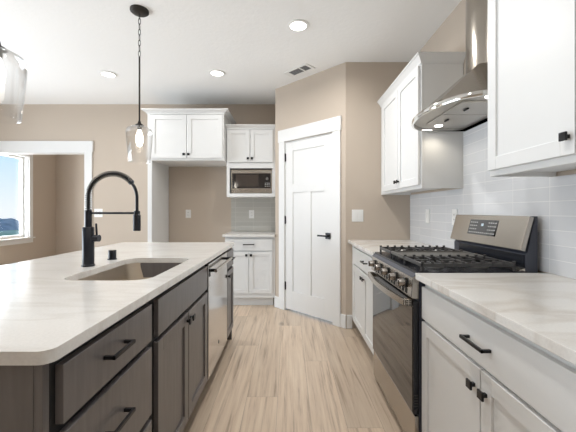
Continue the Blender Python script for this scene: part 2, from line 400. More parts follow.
h.box(hu-.033, hu+.033, -.0015, .008, hz-.033, hz+.033, .0015); h.tube([(hu, .008, hz), (hu, .045, hz)], .011, 12)
h.box(hu-.115, hu+.012, .036, .048, hz-.009, hz+.009, .002, 2)
h.build('door_handle', M['black'], door)

# ---- opening casing (left)
b = MB()
b.box(OX, OX+.095, YB-.02, YB-.0005, .001, OT, .0015); b.box(-4.59, OX+.108, YB-.026, YB-.0005, OT, OT+.158, .0015)
b.box(OX-.012, OX-.0005, YB-.02, YB+.125, .001, OT-.012); b.box(-4.59, OX-.0005, YB-.02, YB+.125, OT-.012, OT-.0005)
struct(b.build('trim_2', M['trim']), 'white casing and header around the opening to the nook')
# baseboards
def base(name, T, u0, u1, lab=None):
    struct(MB(T).box(u0, u1, .0005, .015, .001, .14, .003).build(name, M['trim']), lab)
base('baseboard_pantry', TPM, D1+.107, L+.008); base('baseboard_pantry_left', TPM, -.005, D0-.107)
base('baseboard_range_end', T_back(YF), .60, .655)
base('baseboard_back', T_back(YB), OX+.10, -1.78); base('baseboard_nook', T_back(6.36), XL+.02, -1.5)
base('baseboard_fridge', T_back(YB), -1.715, -.80)
base('baseboard_left', T_left(XL), YB+.13, 6.34)

# ---- nook window
wn = sempty('window_1', (XL, WY0, WZ0))
b = MB(); f = .045
xg0, xg1 = XL-.13, XL-.075
b.box(xg0, xg1, WY0, WY1, WZ0, WZ0+f); b.box(xg0, xg1, WY0, WY1, WZ1-f, WZ1)
b.box(xg0, xg1, WY0, WY0+f, WZ0+f, WZ1-f); b.box(xg0, xg1, WY1-f, WY1, WZ0+f, WZ1-f)
ym = 5.165; b.box(xg0, xg1+.01, ym-.03, ym+.03, WZ0+f, WZ1-f)
b.box(XL-.075, XL+.001, WY1-.012, WY1-.0005, WZ0, WZ1); b.box(XL-.075, XL+.001, WY0+.0005, WY0+.012, WZ0, WZ1)
b.box(XL-.075, XL+.001, WY0, WY1, WZ1-.012, WZ1-.0005)
b.build('window_frame', M['trim'], wn)
for ya, yb in ((WY0+f, ym-.03), (ym+.03, WY1-f)):
    MB().box(XL-.105, XL-.1, ya, yb, WZ0+f, WZ1-f).build('window_pane', M['pane'], wn)
b = MB(); b.box(XL+.0005, XL+.019, WY1+.001, WY1+.075, WZ0, WZ1+.08, .001); b.box(XL+.0005, XL+.019, WY0-.076, WY0-.001, WZ0, WZ1+.08, .001)
b.box(XL+.0005, XL+.021, WY0, WY1, WZ1+.001, WZ1+.08, .001)
b.build('window_casing', M['trim'], wn)
b = MB(); b.box(XL-.072, XL+.045, WY0-.1, WY1+.1, WZ0-.024, WZ0-.001, .002); b.box(XL+.0005, XL+.016, WY0-.08, WY1+.08, WZ0-.10, WZ0-.025, .001)
b.build('window_sill', M['trim'], wn)

# ---- landscape outside
gx = []
b = MB(); b.prism([(-700, 120), (-60, 120), (-60, 620), (-700, 620)], 'Z', -24, -22)
o = b.build('meadow', M['field']); o['kind'] = 'structure'; o['label'] = 'green valley floor far outside the nook window'
def hill(cx, cy, rx, ry, hgt, z0, seed):
    rnd = random.Random(seed); N = 28; v = []; f = []
    ph = [rnd.uniform(0, 6) for _ in range(6)]
    for i in range(N+1):
        for j in range(N+1):
            a = (i/N)*2-1; c = (j/N)*2-1
            q = max(0, 1-a*a)*max(0, 1-c*c)
            hh = hgt*(q**.7)*(0.8+.12*math.sin(5*a+ph[0])+.10*math.sin(9*a+4*c+ph[1])+.06*math.sin(15*c+ph[2]))
            v.append((cx+a*rx, cy+c*ry, z0+hh))
    for i in range(N):
        for j in range(N):
            p = i*(N+1)+j; f.append((p, p+1, p+N+2, p+N+1))
    n_ = len(v)
    return v, f
v, f = hill(-362, 400, 36, 30, 16, -22.1, 3)
b = MB(); b._add(v, f, smooth=True)
tag(b.build('hill', M['hill']), 'blue wooded hill seen through the nook window', 'hill')

# ------------------------------------------------------------------ ceiling fixtures
def downlight(loc, label):
    t = thing('downlight', label, 'ceiling light', loc, 'recessed ceiling lights')
    MB().lathe([(.066, -.001), (.088, -.001), (.088, -.006), (.083, -.010), (.068, -.010), (.066, -.006)], n=40, cap=False).build('trim_ring', M['plastic'], t, True)
    MB().lathe([(.0005, -.0015), (.066, -.0015), (.066, -.0055), (.0005, -.0075)], n=40, cap=False).build('lens', M['lamp'], t, True)
    return t
dl = []
for x, y, lab in ((.08, 2.66, 'round recessed ceiling light nearest the range hood, largest of the three in view'),
                  (-.795, 3.58, 'round recessed ceiling light in front of the tall refrigerator cabinet'),
                  (-2.02, 3.61, 'round recessed ceiling light at the left, behind the hanging pendant rod')):
    dl.append(downlight((x, y, ZC), lab))
for x, y, pw in ((.08, 2.66, 1.25), (-.795, 3.58, .25), (-2.02, 3.61, .5), (-2.3, 1.2, 1.0), (.02, .95, .75), (-.3, -1.5, .8)):  # last three have no fixture: unseen lamps added to light aisle and room
    l = bpy.data.lights.new('downlight_and_fill_beam', 'AREA'); l.shape = 'DISK'; l.size = .12; l.energy = DOWNLIGHT_W*pw; l.color = WARM; l.spread = math.radians(165)
    o = bpy.data.objects.new('downlight_and_fill_beam', l); C.objects.link(o); o.location = (x, y, ZC-.012)
# ceiling vent
v_ = thing('ceiling_vent', 'white rectangular air vent with dark slots in the ceiling by the pantry', 'vent', (.114, 3.515, ZC), rotz=ang)
b = MB(); b.box(-.17, .17, -.0, 0, -.001, -.001) if False else None
b = MB(); b.box(-.17, .17, -.075, -.052, -.008, -.0005, .002); b.box(-.17, .17, .052, .075, -.008, -.0005, .002); b.box(-.17, -.11, -.052, .052, -.008, -.0005); b.box(.14, .17, -.052, .052, -.008, -.0005); b.box(.04, .055, -.052, .052, -.008, -.0005)
b.build('frame', M['plastic'], v_, True)
b = MB(); b.box(-.11, .14, -.052, .052, -.003, -.0008); b.build('backing', M['dim'], v_, True)
for k in range(4):
    yy = -.036+k*.024
    b = MB(); b.box(-.11, .04, yy-.006, yy+.006, -.0075, -.004); b.box(.055, .14, yy-.006, yy+.006, -.0075, -.004); b.build('slat', M['ventgrey'], v_, True)

# pendants
def pendant(loc, label):
    t = thing('pendant_light', label, 'pendant light', loc, 'glass pendants over the island')
    MB().lathe([(.0005, 0), (.067, 0), (.067, -.014), (.055, -.024), (.012, -.028), (.0005, -.028)], n=32, cap=False).build('ceiling_plate', M['bronze'], t, True)
    ch = MB(); nL = 8; z0 = -.026; z1 = -.355; st = (z1-z0)/nL
    for k in range(nL):
        zc = z0+st*(k+.5); hh = abs(st)*.5+.004; pts = []
        for q in range(14):
            a = 2*PI*q/14; u = .0085*math.cos(a); vv = hh*math.sin(a)
            pts.append((u, 0, zc+vv) if k % 2 else (0, u, zc+vv))
        ch.tube(pts, .0023, 6, closed=True)
    ch.build('chain', M['bronze'], t, True)
    MB().tube([(0, 0, -.355), (0, 0, -.86)], .0065, 10).build('rod', M['bronze'], t, True)
    MB().lathe([(.006, -.845), (.010, -.85), (.014, -.868), (.030, -.876), (.034, -.884), (.0005, -.884)], n=24, cap=False).build('socket_cap', M['bronze'], t, True)
    MB().lathe([(.0005, -.8845), (.017, -.885), (.017, -.915), (.0005, -.916)], n=20, cap=False).build('socket', M['griddle'], t, True)
    MB().lathe([(.0005, -.917), (.012, -.918), (.015, -.93), (.023, -.955), (.026, -.98), (.024, -1.01), (.016, -1.035), (.0005, -1.045)], n=24, cap=False).build('bulb', M['bulb'], t, True)
    outer = [(.034, -.886), (.058, -.892), (.084, -.906), (.097, -.932), (.096, -.955), (.090, -1.03), (.083, -1.10), (.077, -1.16)]
    inner = [(r-.003, z) for r, z in outer[::-1]]; inner[-1] = (.031, -.889)
    MB().lathe(outer+[(.0755, -1.163)]+inner, n=48, cap=False).build('glass_shade', M['shade'], t, True)
    return t
pendant((-1.137, 2.457, ZC), 'clear glass pendant on a black chain and rod over the far end of the island')
pendant((-1.168, 1.29, ZC), 'clear glass pendant shade cut off by the left edge of the photo')

# ------------------------------------------------------------------ island
XI = -.535   # face frame plane of the island cabinets
TI = T_left(XI)
Z0 = .115; ZT = .884
ic = M['dark']
t = thing('island_drawer_cabinet', 'charcoal island drawer cabinet at the near end, three stacked drawer fronts', 'cabinet', (XI, .97, 0), 'charcoal island cabinets')
carcass(t, TI, .722, 1.243, .60, Z0, ZT-.002, ic, 1, M['darkframe'])
add_drawer(t, TI, .737, 1.215, .725, .862, ic, (.955, .804), .12)
add_drawer(t, TI, .737, 1.215, .45, .701, ic, (.955, .590), .12)
add_drawer(t, TI, .737, 1.215, .135, .427, ic, (.955, .33), .12)
t = thing('island_sink_cabinet', 'charcoal island sink cabinet with a false front above two doors', 'cabinet', (XI, 1.65, 0), 'charcoal island cabinets')
carcass(t, TI, 1.245, 2.064, .60, Z0, ZT-.002, ic, 1, M['darkframe'])
add_drawer(t, TI, 1.274, 2.047, .716, .862, ic, None, name='false_front')
add_door(t, TI, 1.274, 1.656, .135, .694, ic, (1.632, .655)); add_door(t, TI, 1.664, 2.047, .135, .694, ic, (1.690, .655))
t = thing('island_end_cabinet', 'narrow charcoal island cabinet past the dishwasher, one drawer above one door', 'cabinet', (XI, 2.86, 0), 'charcoal island cabinets')
carcass(t, TI, 2.698, 3.025, .60, Z0, ZT-.002, ic, 1, M['darkframe'])
add_drawer(t, TI, 2.713, 3.012, .716, .862, ic, (2.86, .79), .12)
add_door(t, TI, 2.713, 3.012, .135, .694, ic, (2.74, .655), .05)
# end and back panels
b = MB(); b.box(-1.235, XI-.020, .700, .7205, .001, ZT-.0005, .001); b.box(XI-.0195, XI, .7005, .7205, .001, ZT-.0005, .001)
tag(b.build('end_panel', ic), 'dark flat end panel of the island at the near left corner', 'panel')
tag(MB().box(-1.235, XI, 3.027, 3.045, .001, ZT-.0005, .001).build('end_panel', ic), 'dark flat end panel closing the far end of the island', 'panel')
tag(MB().box(-1.26, -1.2365, .70, 3.045, .001, ZT-.0005, .001).build('island_cladding', ic), 'dark panel along the seating side under the island worktop', 'panel')

# dishwasher
t = thing('dishwasher', 'stainless steel dishwasher built into the island between charcoal cabinets', 'dishwasher', (XI, 2.38, 0))
MB(TI).box(2.072, 2.690, -.57, -.002, .115, .86).build('tub', M['enamel'], t)
MB(TI).box(2.072, 2.690, -.001, .022, .125, .868, .003, 2).build('door', M['dw_steel'], t)
b = MB(TI); hz = .822
for u in (2.12, 2.645): MB(TI).box(u-.010, u+.010, .0225, .056, hz-.010, hz+.010, .002).build('handle_bracket', M['black'], t)
MB(TI).tube([(2.095, .062, hz), (2.667, .062, hz)], .011, 14).build('handle', M['steel'], t)
MB(TI).box(2.085, 2.112, .0225, .0245, .785, .815).build('badge', M['black'], t)
MB(TI).lathe([(.0005, .0245), (.012, .0245), (.013, .0225)], (2.37, 0, .25), 20, 'Y', cap=False).build('reflection_spot', M['griddle'], t)  # grey disc in place of a dark reflection low on the door
MB(TI).box(2.072, 2.690, -.08, -.065, .001, .114).build('toe_kick', M['enamel'], t)

# worktop with sink cut-out
SX0, SX1, SY0, SY1, SR = -1.005, -.61, 1.385, 2.045, .085
def slab(outer, holes, z0, z1, name, m):
    bm = bmesh.new()
    def ring(pts):
        vv = [bm.verts.new((p[0], p[1], z1)) for p in pts]
        for i in range(len(vv)): bm.edges.new((vv[i], vv[(i+1) % len(vv)]))
    ring(outer)
    for h in holes: ring(h)
    bmesh.ops.triangle_fill(bm, edges=list(bm.edges), use_beauty=True)
    r = bmesh.ops.extrude_face_region(bm, geom=list(bm.faces))
    bmesh.ops.translate(bm, vec=(0, 0, z0-z1), verts=[g for g in r['geom'] if isinstance(g, bmesh.types.BMVert)])
    bmesh.ops.recalc_face_normals(bm, faces=list(bm.faces))
    me = bpy.data.meshes.new(name); bm.to_mesh(me); bm.free(); me.materials.append(m)
    o = bpy.data.objects.new(name, me); C.objects.link(o)
    md = o.modifiers.new('edge', 'BEVEL'); md.width = .0025; md.segments = 2; md.limit_method = 'ANGLE'; md.angle_limit = math.radians(50)
    return o
o = slab(rrect(-1.57, -.51, .687, 3.055, .03), [rrect(SX0, SX1, SY0, SY1, SR)], ZT, .914, 'island_worktop', M['quartz_island'])
tag(o, 'pale quartz island worktop with a sink cut into it', 'worktop')

# sink
t = thing('kitchen_sink', 'single bowl stainless undermount sink in the island worktop', 'sink', (-.8, 1.7, .68))
rings = []
for off, z, r in ((.018, .8835, .1), (-.003, .8835, SR), (-.003, .87, SR), (.000, .75, SR), (.004, .70, .08), (.02, .682, .07), (.05, .677, .05)):
    o2 = -off if z > .8834 and off > .01 else off
    rings.append([(p[0], p[1], z) for p in rrect(SX0+(-.02 if off == .018 else off), SX1-(-.02 if off == .018 else off), SY0+(-.02 if off == .018 else off), SY1-(-.02 if off == .018 else off), r)])
b = MB(); b.loft(rings, (False, True), smooth=True); ob = b.build('basin', M['sinksteel'], t)
MB().lathe([(.0005, .6795), (.03, .6795), (.043, .682), (.045, .678)], (-.80, 1.72, 0), 28, cap=False).build('drain', M['chrome'], t)

# faucet
FX, FY = -1.083, 1.742; RE = .263
t = thing('kitchen_faucet', 'tall matte black faucet with a coiled spring neck behind the sink', 'faucet', (FX, FY, .914))
MB().lathe([(.0005, .9145), (.033, .9145), (.033, .922), (.029, .926), (.029, 1.122), (.026, 1.126), (.0005, 1.126)], (FX, FY, 0), 28, cap=False).build('body', M['faucet'], t)
MB().lathe([(.0005, 1.1255), (.0175, 1.1255), (.0175, 1.215), (.015, 1.218), (.0005, 1.218)], (FX, FY, 0), 24, cap=False).build('stem', M['faucet'], t)
def arc(s):  # path of the neck, s from 0 to 1
    zb = 1.218; rad = RE/2
    lv = .065; tot = lv+PI*rad
    d_ = s*tot
    if d_ < lv: return Vector((FX, FY, zb+d_))
    a = (d_-lv)/rad
    return Vector((FX+rad-rad*math.cos(a), FY, zb+lv+rad*math.sin(a)))
endS = .80
path = [arc(s/60) for s in range(0, 61)]
lowz = path[-1].z
path += [Vector((FX+RE, FY, lowz-.02*k)) for k in (1, 2, 3, 4)]
MB().tube(path, .0085, 12).build('neck_hose', M['faucet'], t)
coil = []; turns = 38; N = turns*10
for i in range(N+1):
    s = endS*i/N; p = arc(s); q = arc(min(1, s+.002)); tg = (q-p).normalized(); side = Vector((0, 1, 0)); up = side.cross(tg)
    a = 2*PI*turns*i/N; coil.append(p+(side*math.cos(a)+up*math.sin(a))*.0142)
MB().tube(coil, .0022, 5).build('spring', M['spring'], t)
p = arc(endS); q = arc(endS+.02)
MB().tube([p, q], .0155, 16).build('spring_collar', M['faucet'], t)
zs = 1.205
MB().tube([(FX, FY, zs-.004), (FX+RE, FY, zs-.004)], .0062, 12).build('support_arm', M['faucet'], t)
MB().lathe([(.0005, zs-.014), (.0165, zs-.014), (.0165, zs+.008), (.0005, zs+.008)], (FX+RE, FY, 0), 20, cap=False).build('arm_clip', M['faucet'], t)
MB().lathe([(.0005, 1.105), (.0185, 1.105), (.0195, 1.11), (.0195, 1.19), (.011, 1.20), (.0005, 1.20)], (FX+RE, FY, 0), 24, cap=False).build('spray_head', M['faucet'], t)
b = MB(); b.tube([(FX+.02, FY, 1.065), (FX+.06, FY, 1.065)], .0185, 18); b.build('valve', M['faucet'], t)
b = MB(); b.tube([(FX+.046, FY, 1.08), (FX+.042, FY, 1.145)], .0055, 10); b.build('lever', M['faucet'], t)
# soap / air switch
t = tag(MB().lathe([(.0005, .9145), (.0275, .9145), (.0275, .9175), (.0225, .919), (.0225, .968), (.0205, .971), (.0005, .971)], (-1.086, 1.985, 0), 24, cap=False).build('sink_air_gap', M['faucet']),
        'short black cylinder cap on the island worktop behind the sink', 'sink cap')

# ------------------------------------------------------------------ right run, base cabinets
XF = .657; TR = T_right(XF); DR = XW-XF-.004
cb = M['cab']
def rbase(lab, u0, u1, split, pull, kn):
    t = thing('base_cabinet', lab, 'cabinet', (XF, (u0+u1)/2, 0), 'white base cabinets')
    carcass(t, TR, u0, u1, DR, Z0, ZT-.002, cb, 1)
    a, c = u0+.008, u1-.008
    add_drawer(t, TR, a, c, .70, .852, cb, pull, .13)
    add_door(t, TR, a, split-.003, .13, .686, cb, (split-.003-.03, kn)); add_door(t, TR, split+.003, c, .13, .686, cb, (split+.003+.03, kn))
    return t
rbase('white base cabinet with drawer and two doors on the near side of the range', .585, 1.548, 1.0705, (1.074, .772), .620)
rbase('white base cabinet nearest the camera at the lower right edge', -.40, .583, .09, (.09, .772), .620)
t = rbase('white base cabinet with drawer and two doors between the range and the beige end wall', 2.335, 3.20, 2.745, (2.66, .785), .632)
MB(TR).box(3.202, YF-.002, -.0195, -.0003, Z0, ZT-.002).build('filler', cb, t)
tag(slab([(.612, -.45), (XW-.002, -.45), (XW-.002, 1.555), (.612, 1.555)], [], ZT, .914, 'range_worktop', M['quartz']),
    'veined pale quartz worktop in the right foreground beside the range', 'worktop')
tag(slab([(.612, 2.327), (XW-.002, 2.327), (XW-.002, YF-.002), (.612, YF-.002)], [], ZT, .914, 'range_worktop', M['quartz']),
    'short pale quartz worktop between the range and the beige end wall', 'worktop')
b = MB(); b.box(XW-.008, XW-.0005, -.45, YF-.002, .915, 1.374); b.box(XW-.008, XW-.0005, 1.541, 2.309, 1.3742, 1.80)
tag(b.build('tile_backsplash', M['tile_right']), 'glossy pale grey stacked tile backsplash behind the range', 'backsplash')

# ------------------------------------------------------------------ upper cabinets right
XU = .955; TU = T_right(XU); DU = XW-XU-.004
def crown(u0, u1, T, z0, z1, dep, p=.042, ends=(True, True)):
    """cove moulding along the front with returns at the ends"""
    prof = [(0, z0), (.006, z0), (.010, z0+.015), (p-.008, z1-.014), (p, z1-.010), (p, z1), (0, z1)]
    b = MB(T); rings = []
    e0, e1 = ends
    for (w, z) in prof:
        ua = u0-(w if e0 else 0); ub = u1+(w if e1 else 0)
        rings.append([(ua, -dep, z), (ua, w, z), (ub, w, z), (ub, -dep, z)])
    b.loft(rings, (True, True)); return b
def upper(lab, u0, u1, splits, knobz, group='white upper cabinets by the range', ends=(True, True)):
    t = thing('wall_cabinet', lab, 'cabinet', (XU, (u0+u1)/2, 1.375), group)
    b = MB(TU); g = .018
    b.box(u0, u0+g, -DU, -.02, 1.375, 2.272); b.box(u1-g, u1, -DU, -.02, 1.375, 2.272); b.box(u0+g, u1-g, -DU, -.02, 1.395, 1.413)
    b.box(u0+g, u1-g, -DU, -.02, 2.254, 2.272); b.box(u0+g, u1-g, -DU, -DU+.006, 1.413, 2.254)
    b.build('carcass', cb, t)
    MB(TU).box(u0, u1, -.0195, -.0003, 1.375, 2.272, .001).build('face_frame', cb, t)
    for i, (a, c, k) in enumerate(splits): add_door(t, TU, a, c, 1.402, 2.262, cb, (k, knobz), .057)
    crown(u0, u1, TU, 2.2725, 2.335, DU, ends=ends).build('crown', cb, t)
    return t
upper('white two door wall cabinet with crown between the hood and the beige end wall', 2.312, YF-.004, [(2.325, 2.757, 2.728), (2.763, 3.21, 2.792)], 1.46, ends=(True, False))
upper('white wall cabinet in the right foreground, its corner in front of the hood', .57, 1.527, [(.585, 1.046, .615), (1.052, 1.513, 1.075)], 1.462)

# ------------------------------------------------------------------ range hood
t = thing('range_hood', 'stainless chimney range hood with a curved front rim above the range', 'range hood', (XW, 1.93, 1.775))
HY0, HY1 = 1.555, 2.295; HYc = (HY0+HY1)/2
def dshape(xw, xs, xfm, y0, y1, z, n=20, e=2.0):
    """wall edge, straight sides, bowed front"""
    pts = [(xw, y0, z)]
    for k in range(n+1):
        a = -PI/2+PI*k/n
        yy = (y0+y1)/2+(y1-y0)/2*math.sin(a); q = max(0, math.cos(a))
        pts.append((xs-(xs-xfm)*q, yy, z))
    pts.append((xw, y1, z)); return pts
XWb = XW-.010
def ring(inset, z): return dshape(XWb, .99, .778+inset, HY0+inset, HY1-inset, z)
# rim: a hollow band
orim = [ring(.002, 1.775), ring(0, 1.779), ring(0, 1.797), ring(.004, 1.802), ring(.010, 1.803)]
irim = [ring(.014, 1.800), ring(.016, 1.79), ring(.014, 1.775)]
b = MB(); b.loft(orim+irim+[ring(.002, 1.775)], (False, False), smooth=True); b.build('rim', M['chrome'], t)
MB().prism([(p[0], p[1]) for p in ring(.011, 0)], 'Z', 1.8015, 1.8055).build('ledge', M['hood_steel'], t)
def poly(xw, xs, xf, y0, y1, c, z): return [(xw, y0, z), (xs, y0, z), (xf, y0+c, z), (xf, y1-c, z), (xs, y1, z), (xw, y1, z)]
b = MB(); b.loft([poly(XWb, .98, .815, HY0+.02, HY1-.02, .15, 1.806), poly(XWb, .98, .815, HY0+.02, HY1-.02, .15, 1.810), poly(XWb, 1.165, 1.095, HYc-.13, HYc+.13, .055, 2.06)])
b.build('canopy', M['hood_steel'], t)
b = MB(); b.loft([dshape(XWb, 1.165, 1.085, HYc-.128, HYc+.128, 2.045), dshape(XWb, 1.165, 1.085, HYc-.128, HYc+.128, ZC-.002)], smooth=True); b.build('chimney', M['hood_steel'], t)
b = MB(); b.prism([(p[0], p[1]) for p in ring(.017, 0)], 'Z', 1.797, 1.801); b.build('underside_panel', M['filter'], t)
for ya, yb in ((HY0+.15, HYc-.004), (HYc+.004, HY1-.15)):
    f_ = MB().box(.92, XWb-.06, ya, yb, 1.788, 1.7965, .002).build('filter', M['filter'], t)
    MB().tube([(1.0, (ya+yb)/2-.02, 1.784), (1.0, (ya+yb)/2+.02, 1.784)], .006, 8).build('filter_handle', M['black'], f_)
for yy in (HY0+.085, HY1-.085):
    MB().lathe([(.0005, 1.7925), (.024, 1.7925), (.026, 1.7965)], (1.03, yy, 0), 24, cap=False).build('lamp', M['lamp'], t)
for yy in (HY0+.085, HY1-.085):
    l = bpy.data.lights.new('hood_lamp_beam', 'SPOT'); l.energy = 3; l.spot_size = math.radians(150); l.spot_blend = .8; l.color = (1, .9, .74); l.shadow_soft_size = .03
    o = bpy.data.objects.new('hood_lamp_beam', l); C.objects.link(o); o.location = (1.03, yy, 1.785)
MB().box(.79, .80, HYc-.05, HYc+.05, 1.7905, 1.7965).build('switch', M['black'], t)

# ------------------------------------------------------------------ range
t = thing('gas_range', 'stainless slide-in gas range with black grates and a tilted rear control panel', 'range', (.635, 1.94, 0))
RY0, RY1 = 1.562, 2.3225; RYc = (RY0+RY1)/2
b = MB(); b.box(.6355, 1.235, RY0+.002, RY1-.002, .03, .903, .002)
b.build('body', M['enamel_grey'], t)
for yy in (RY0+.05, RY1-.05):
    for xx in (.70, 1.18): MB().tube([(xx, yy, .001), (xx, yy, .0295)], .016, 12).build('foot', M['black'], t)
b = MB(); b.box(.613, .635, RY0+.003, RY1-.003, .035, .212, .002); b.build('storage_drawer', M['steel'], t)
dr = MB().box(.607, .635, RY0+.003, RY1-.003, .222, .772, .003, 2).build('oven_door', M['enamel'], t)
MB().box(.6045, .6068, RY0+.012, RY1-.012, .228, .742, .001).build('oven_window', M['glassblack'], dr)
b = MB()
for k in range(5): b.box(.612, .630, RY0+.0015, RY0+.0028, .26+k*.013, .267+k*.013)
b.build('side_vent', M['dim'], dr)
# bowed handle
pts = []
for k in range(25):
    s = k/24; yy = RY0+.022+(RY1-RY0-.044)*s; bow = .024*math.sin(PI*s)
    pts.append((.572-bow, yy))
hd = MB(); n_ = len(pts); zc = .762
outer_ = [(p[0]-.006, p[1]) for p in pts]; inner_ = [(p[0]+.006, p[1]) for p in pts][::-1]
hd.prism(outer_+inner_, 'Z', zc-.016, zc+.016, .003, 1)
h_ = hd.build('handle', M['steel'], dr)
for yy in (RY0+.030, RY1-.030):
    b = MB(); b.box(.574, .6065, yy-.012, yy+.012, zc-.017, zc+.017, .003); b.build('handle_bracket', M['steel'], dr)
b = MB()
for r_ in range(3):
    for c_ in range(2): b.box(.578+c_*.014, .588+c_*.014, RY0+.0170, RY0+.0179, zc-.013+r_*.010, zc-.007+r_*.010)
b.build('bracket_slot', M['dim'], dr)
# control panel (sloped) with knobs
cp = MB(); cp.prism([(.608, .785), (.596, .792), (.604, .888), (.622, .905), (.6352, .905), (.6352, .785)], 'Y', RY0+.002, RY1-.002, .002); cp = cp.build('control_panel', M['steel'], t)
for k in range(14):
    yy = RY0+.06+k*.046; MB().prism([(.5945, .799), (.5965, .823), (.602, .823), (.602, .799)], 'Y', yy, yy+.024).build('vent_slot', M['dim'], cp)
MB().prism([(.6025, .8885), (.606, .894), (.621, .9065), (.6352, .9065), (.6352, .9055), (.6215, .9052)], 'Y', RY0+.0015, RY1-.0015).build('top_rail', M['enamel_grey'], cp)  # steel lip, its dark bluish reflection painted as grey enamel
for k in range(5):
    yy = RY0+.09+k*.146
    kb = MB(); kb.lathe([(.0005, .563), (.017, .563), (.0195, .567), (.0205, .592), (.0005, .592)], (0, yy, .846), 24, 'X', cap=False)
    kb.box(.556, .5635, yy-.006, yy+.006, .828, .864, .002)
    kb = kb.build('knob', M['knob'], t)
    MB().lathe([(.0005, .592), (.026, .592), (.026, .5985), (.0005, .5985)], (0, yy, .846), 24, 'X', cap=False).build('knob_collar', M['black'], kb)
    MB().box(.5545, .5558, yy-.0015, yy+.0015, .848, .863).build('knob_pointer', M['dim'], kb)
# cooktop
MB().box(.622, 1.163, RY0+.001, RY1-.001, .9055, .917, .003, 2).build('cooktop', M['enamel'], t)
MB().prism([(1.135, .9175), (1.135, .923), (1.163, .930), (1.163, .9175)], 'Y', RY0+.02, RY1-.02).build('rear_trim', M['steel'], t)
def grate(y0, y1):
    b = MB(); x0, x1 = .652, 1.118; z0, z1 = .938, .956; w_ = .011
    b.box(x0, x0+w_, y0, y1, z0, z1, .002); b.box(x1-w_, x1, y0, y1, z0, z1, .002)
    b.box(x0, x1, y0, y0+w_, z0, z1, .002); b.box(x0, x1, y1-w_, y1, z0, z1, .002)
    xm = (x0+x1)/2; b.box(xm-w_/2, xm+w_/2, y0, y1, z0, z1, .002)
    for cx in ((x0+xm)/2, (xm+x1)/2):
        ym_ = (y0+y1)/2
        b.box(cx-.116, cx-.03, ym_-.005, ym_+.005, z0+.002, z1, .001); b.box(cx+.03, cx+.116, ym_-.005, ym_+.005, z0+.002, z1, .001)
        b.box(cx-.005, cx+.005, y0, ym_-.03, z0+.002, z1, .001); b.box(cx-.005, cx+.005, ym_+.03, y1, z0+.002, z1, .001)
        for sx in (-1, 1):
            b.box(cx+sx*.058-.004, cx+sx*.058+.004, y0, y0+.075, z0+.002, z1, .001); b.box(cx+sx*.058-.004, cx+sx*.058+.004, y1-.075, y1, z0+.002, z1, .001)
    for k in range(10):
        xx = x0+.004+k*(x1-x0-.016)/9
        for yy in (y0, y1-.010): b.box(xx-.004, xx+.010, yy, yy+.010, z1-.002, z1+.010, .001)
    for xx in (x0, x1-w_):
        for yy in (y0, y1-w_): b.box(xx, xx+w_, yy, yy+w_, .9175, z0+.002)
    return b.build('grate', M['iron'], t)
grate(RY0+.018, RY0+.262); grate(RY1-.262, RY1-.018)
b = MB(); b.box(.652, 1.118, RY0+.268, RY1-.268, .940, .950, .002)
b.box(.652, .663, RY0+.268, RY1-.268, .9501, .958, .001); b.box(1.107, 1.118, RY0+.268, RY1-.268, .9501, .958, .001)
b.box(.652, 1.118, RY0+.268, RY0+.277, .9501, .958, .001); b.box(.652, 1.118, RY1-.277, RY1-.268, .9501, .958, .001)
for xx in (.66, 1.10):
    for yy in (RY0+.275, RY1-.285): b.box(xx, xx+.01, yy, yy+.01, .9175, .9399)
b.build('griddle', M['griddle'], t)
for cx in (.768, 1.002):
    for cy in (RY0+.14, RY1-.14):
        bn = MB().lathe([(.0005, .9175), (.048, .9175), (.046, .926), (.0005, .926)], (cx, cy, 0), 24, cap=False).build('burner', M['griddle'], t)
        MB().lathe([(.0005, .9262), (.036, .9262), (.036, .933), (.030, .936), (.0005, .936)], (cx, cy, 0), 24, cap=False).build('burner_cap', M['iron'], bn)
# rear console
hs = MB(); hs.prism([(1.168, .9055), (1.228, .9055), (1.228, 1.186), (1.214, 1.186), (1.178, 1.010), (1.168, 1.0)], 'Y', RY0+.024, RY1-.054, .001)
hs = hs.build('console_housing', M['enamel_grey'], t)
MB().box(1.1655, 1.1675, RY0+.03, RY1-.12, .932, .995).build('console_recess', M['enamel'], hs)
P0 = Vector((1.140, 1.018)); P1 = Vector((1.184, 1.187)); dn = (P1-P0).normalized(); nn = Vector((-dn.y, dn.x))  # outward (towards -X)
bk = -nn*.024
fc = MB(); fc.prism([tuple(P0), tuple(P1), tuple(P1+bk), tuple(P0+bk+dn*.0)], 'Y', RY0+.020, RY1-.050, .0025, 2)
fc = fc.build('console_face', M['steel'], t)
def onface(s, y0, y1, s1, th, name, m, par, base=.0003):
    a = P0+dn*s+nn*base; c = P0+dn*s1+nn*base
    return MB().prism([tuple(a), tuple(c), tuple(c+nn*th), tuple(a+nn*th)], 'Y', y0, y1).build(name, m, par)
dp = onface(.052, 1.800, 2.075, .145, .0012, 'touch_display', M['glassblack'], fc)
for r_ in range(4):
    b = MB()
    ss = .062+r_*.021
    for c_ in range(13):
        yy = 1.812+c_*.0200
        if 4 <= c_ <= 8 and r_ > 0: continue
        a = P0+dn*ss+nn*.0017; c = P0+dn*(ss+.006)+nn*.0017
        b.prism([tuple(a), tuple(c), tuple(c+nn*.0003), tuple(a+nn*.0003)], 'Y', yy, yy+.009)
    b.build('key_row', M['keys'], dp)
fn = bpy.data.curves.new('clock_digits', 'FONT'); fn.body = '88'; fn.size = .024; fn.extrude = .0002; fn.align_x = 'CENTER'
fo = bpy.data.objects.new('digits_source', fn); C.objects.link(fo); bpy.context.view_layer.update()
fme = bpy.data.meshes.new_from_object(fo.evaluated_get(bpy.context.evaluated_depsgraph_get())); bpy.data.objects.remove(fo)
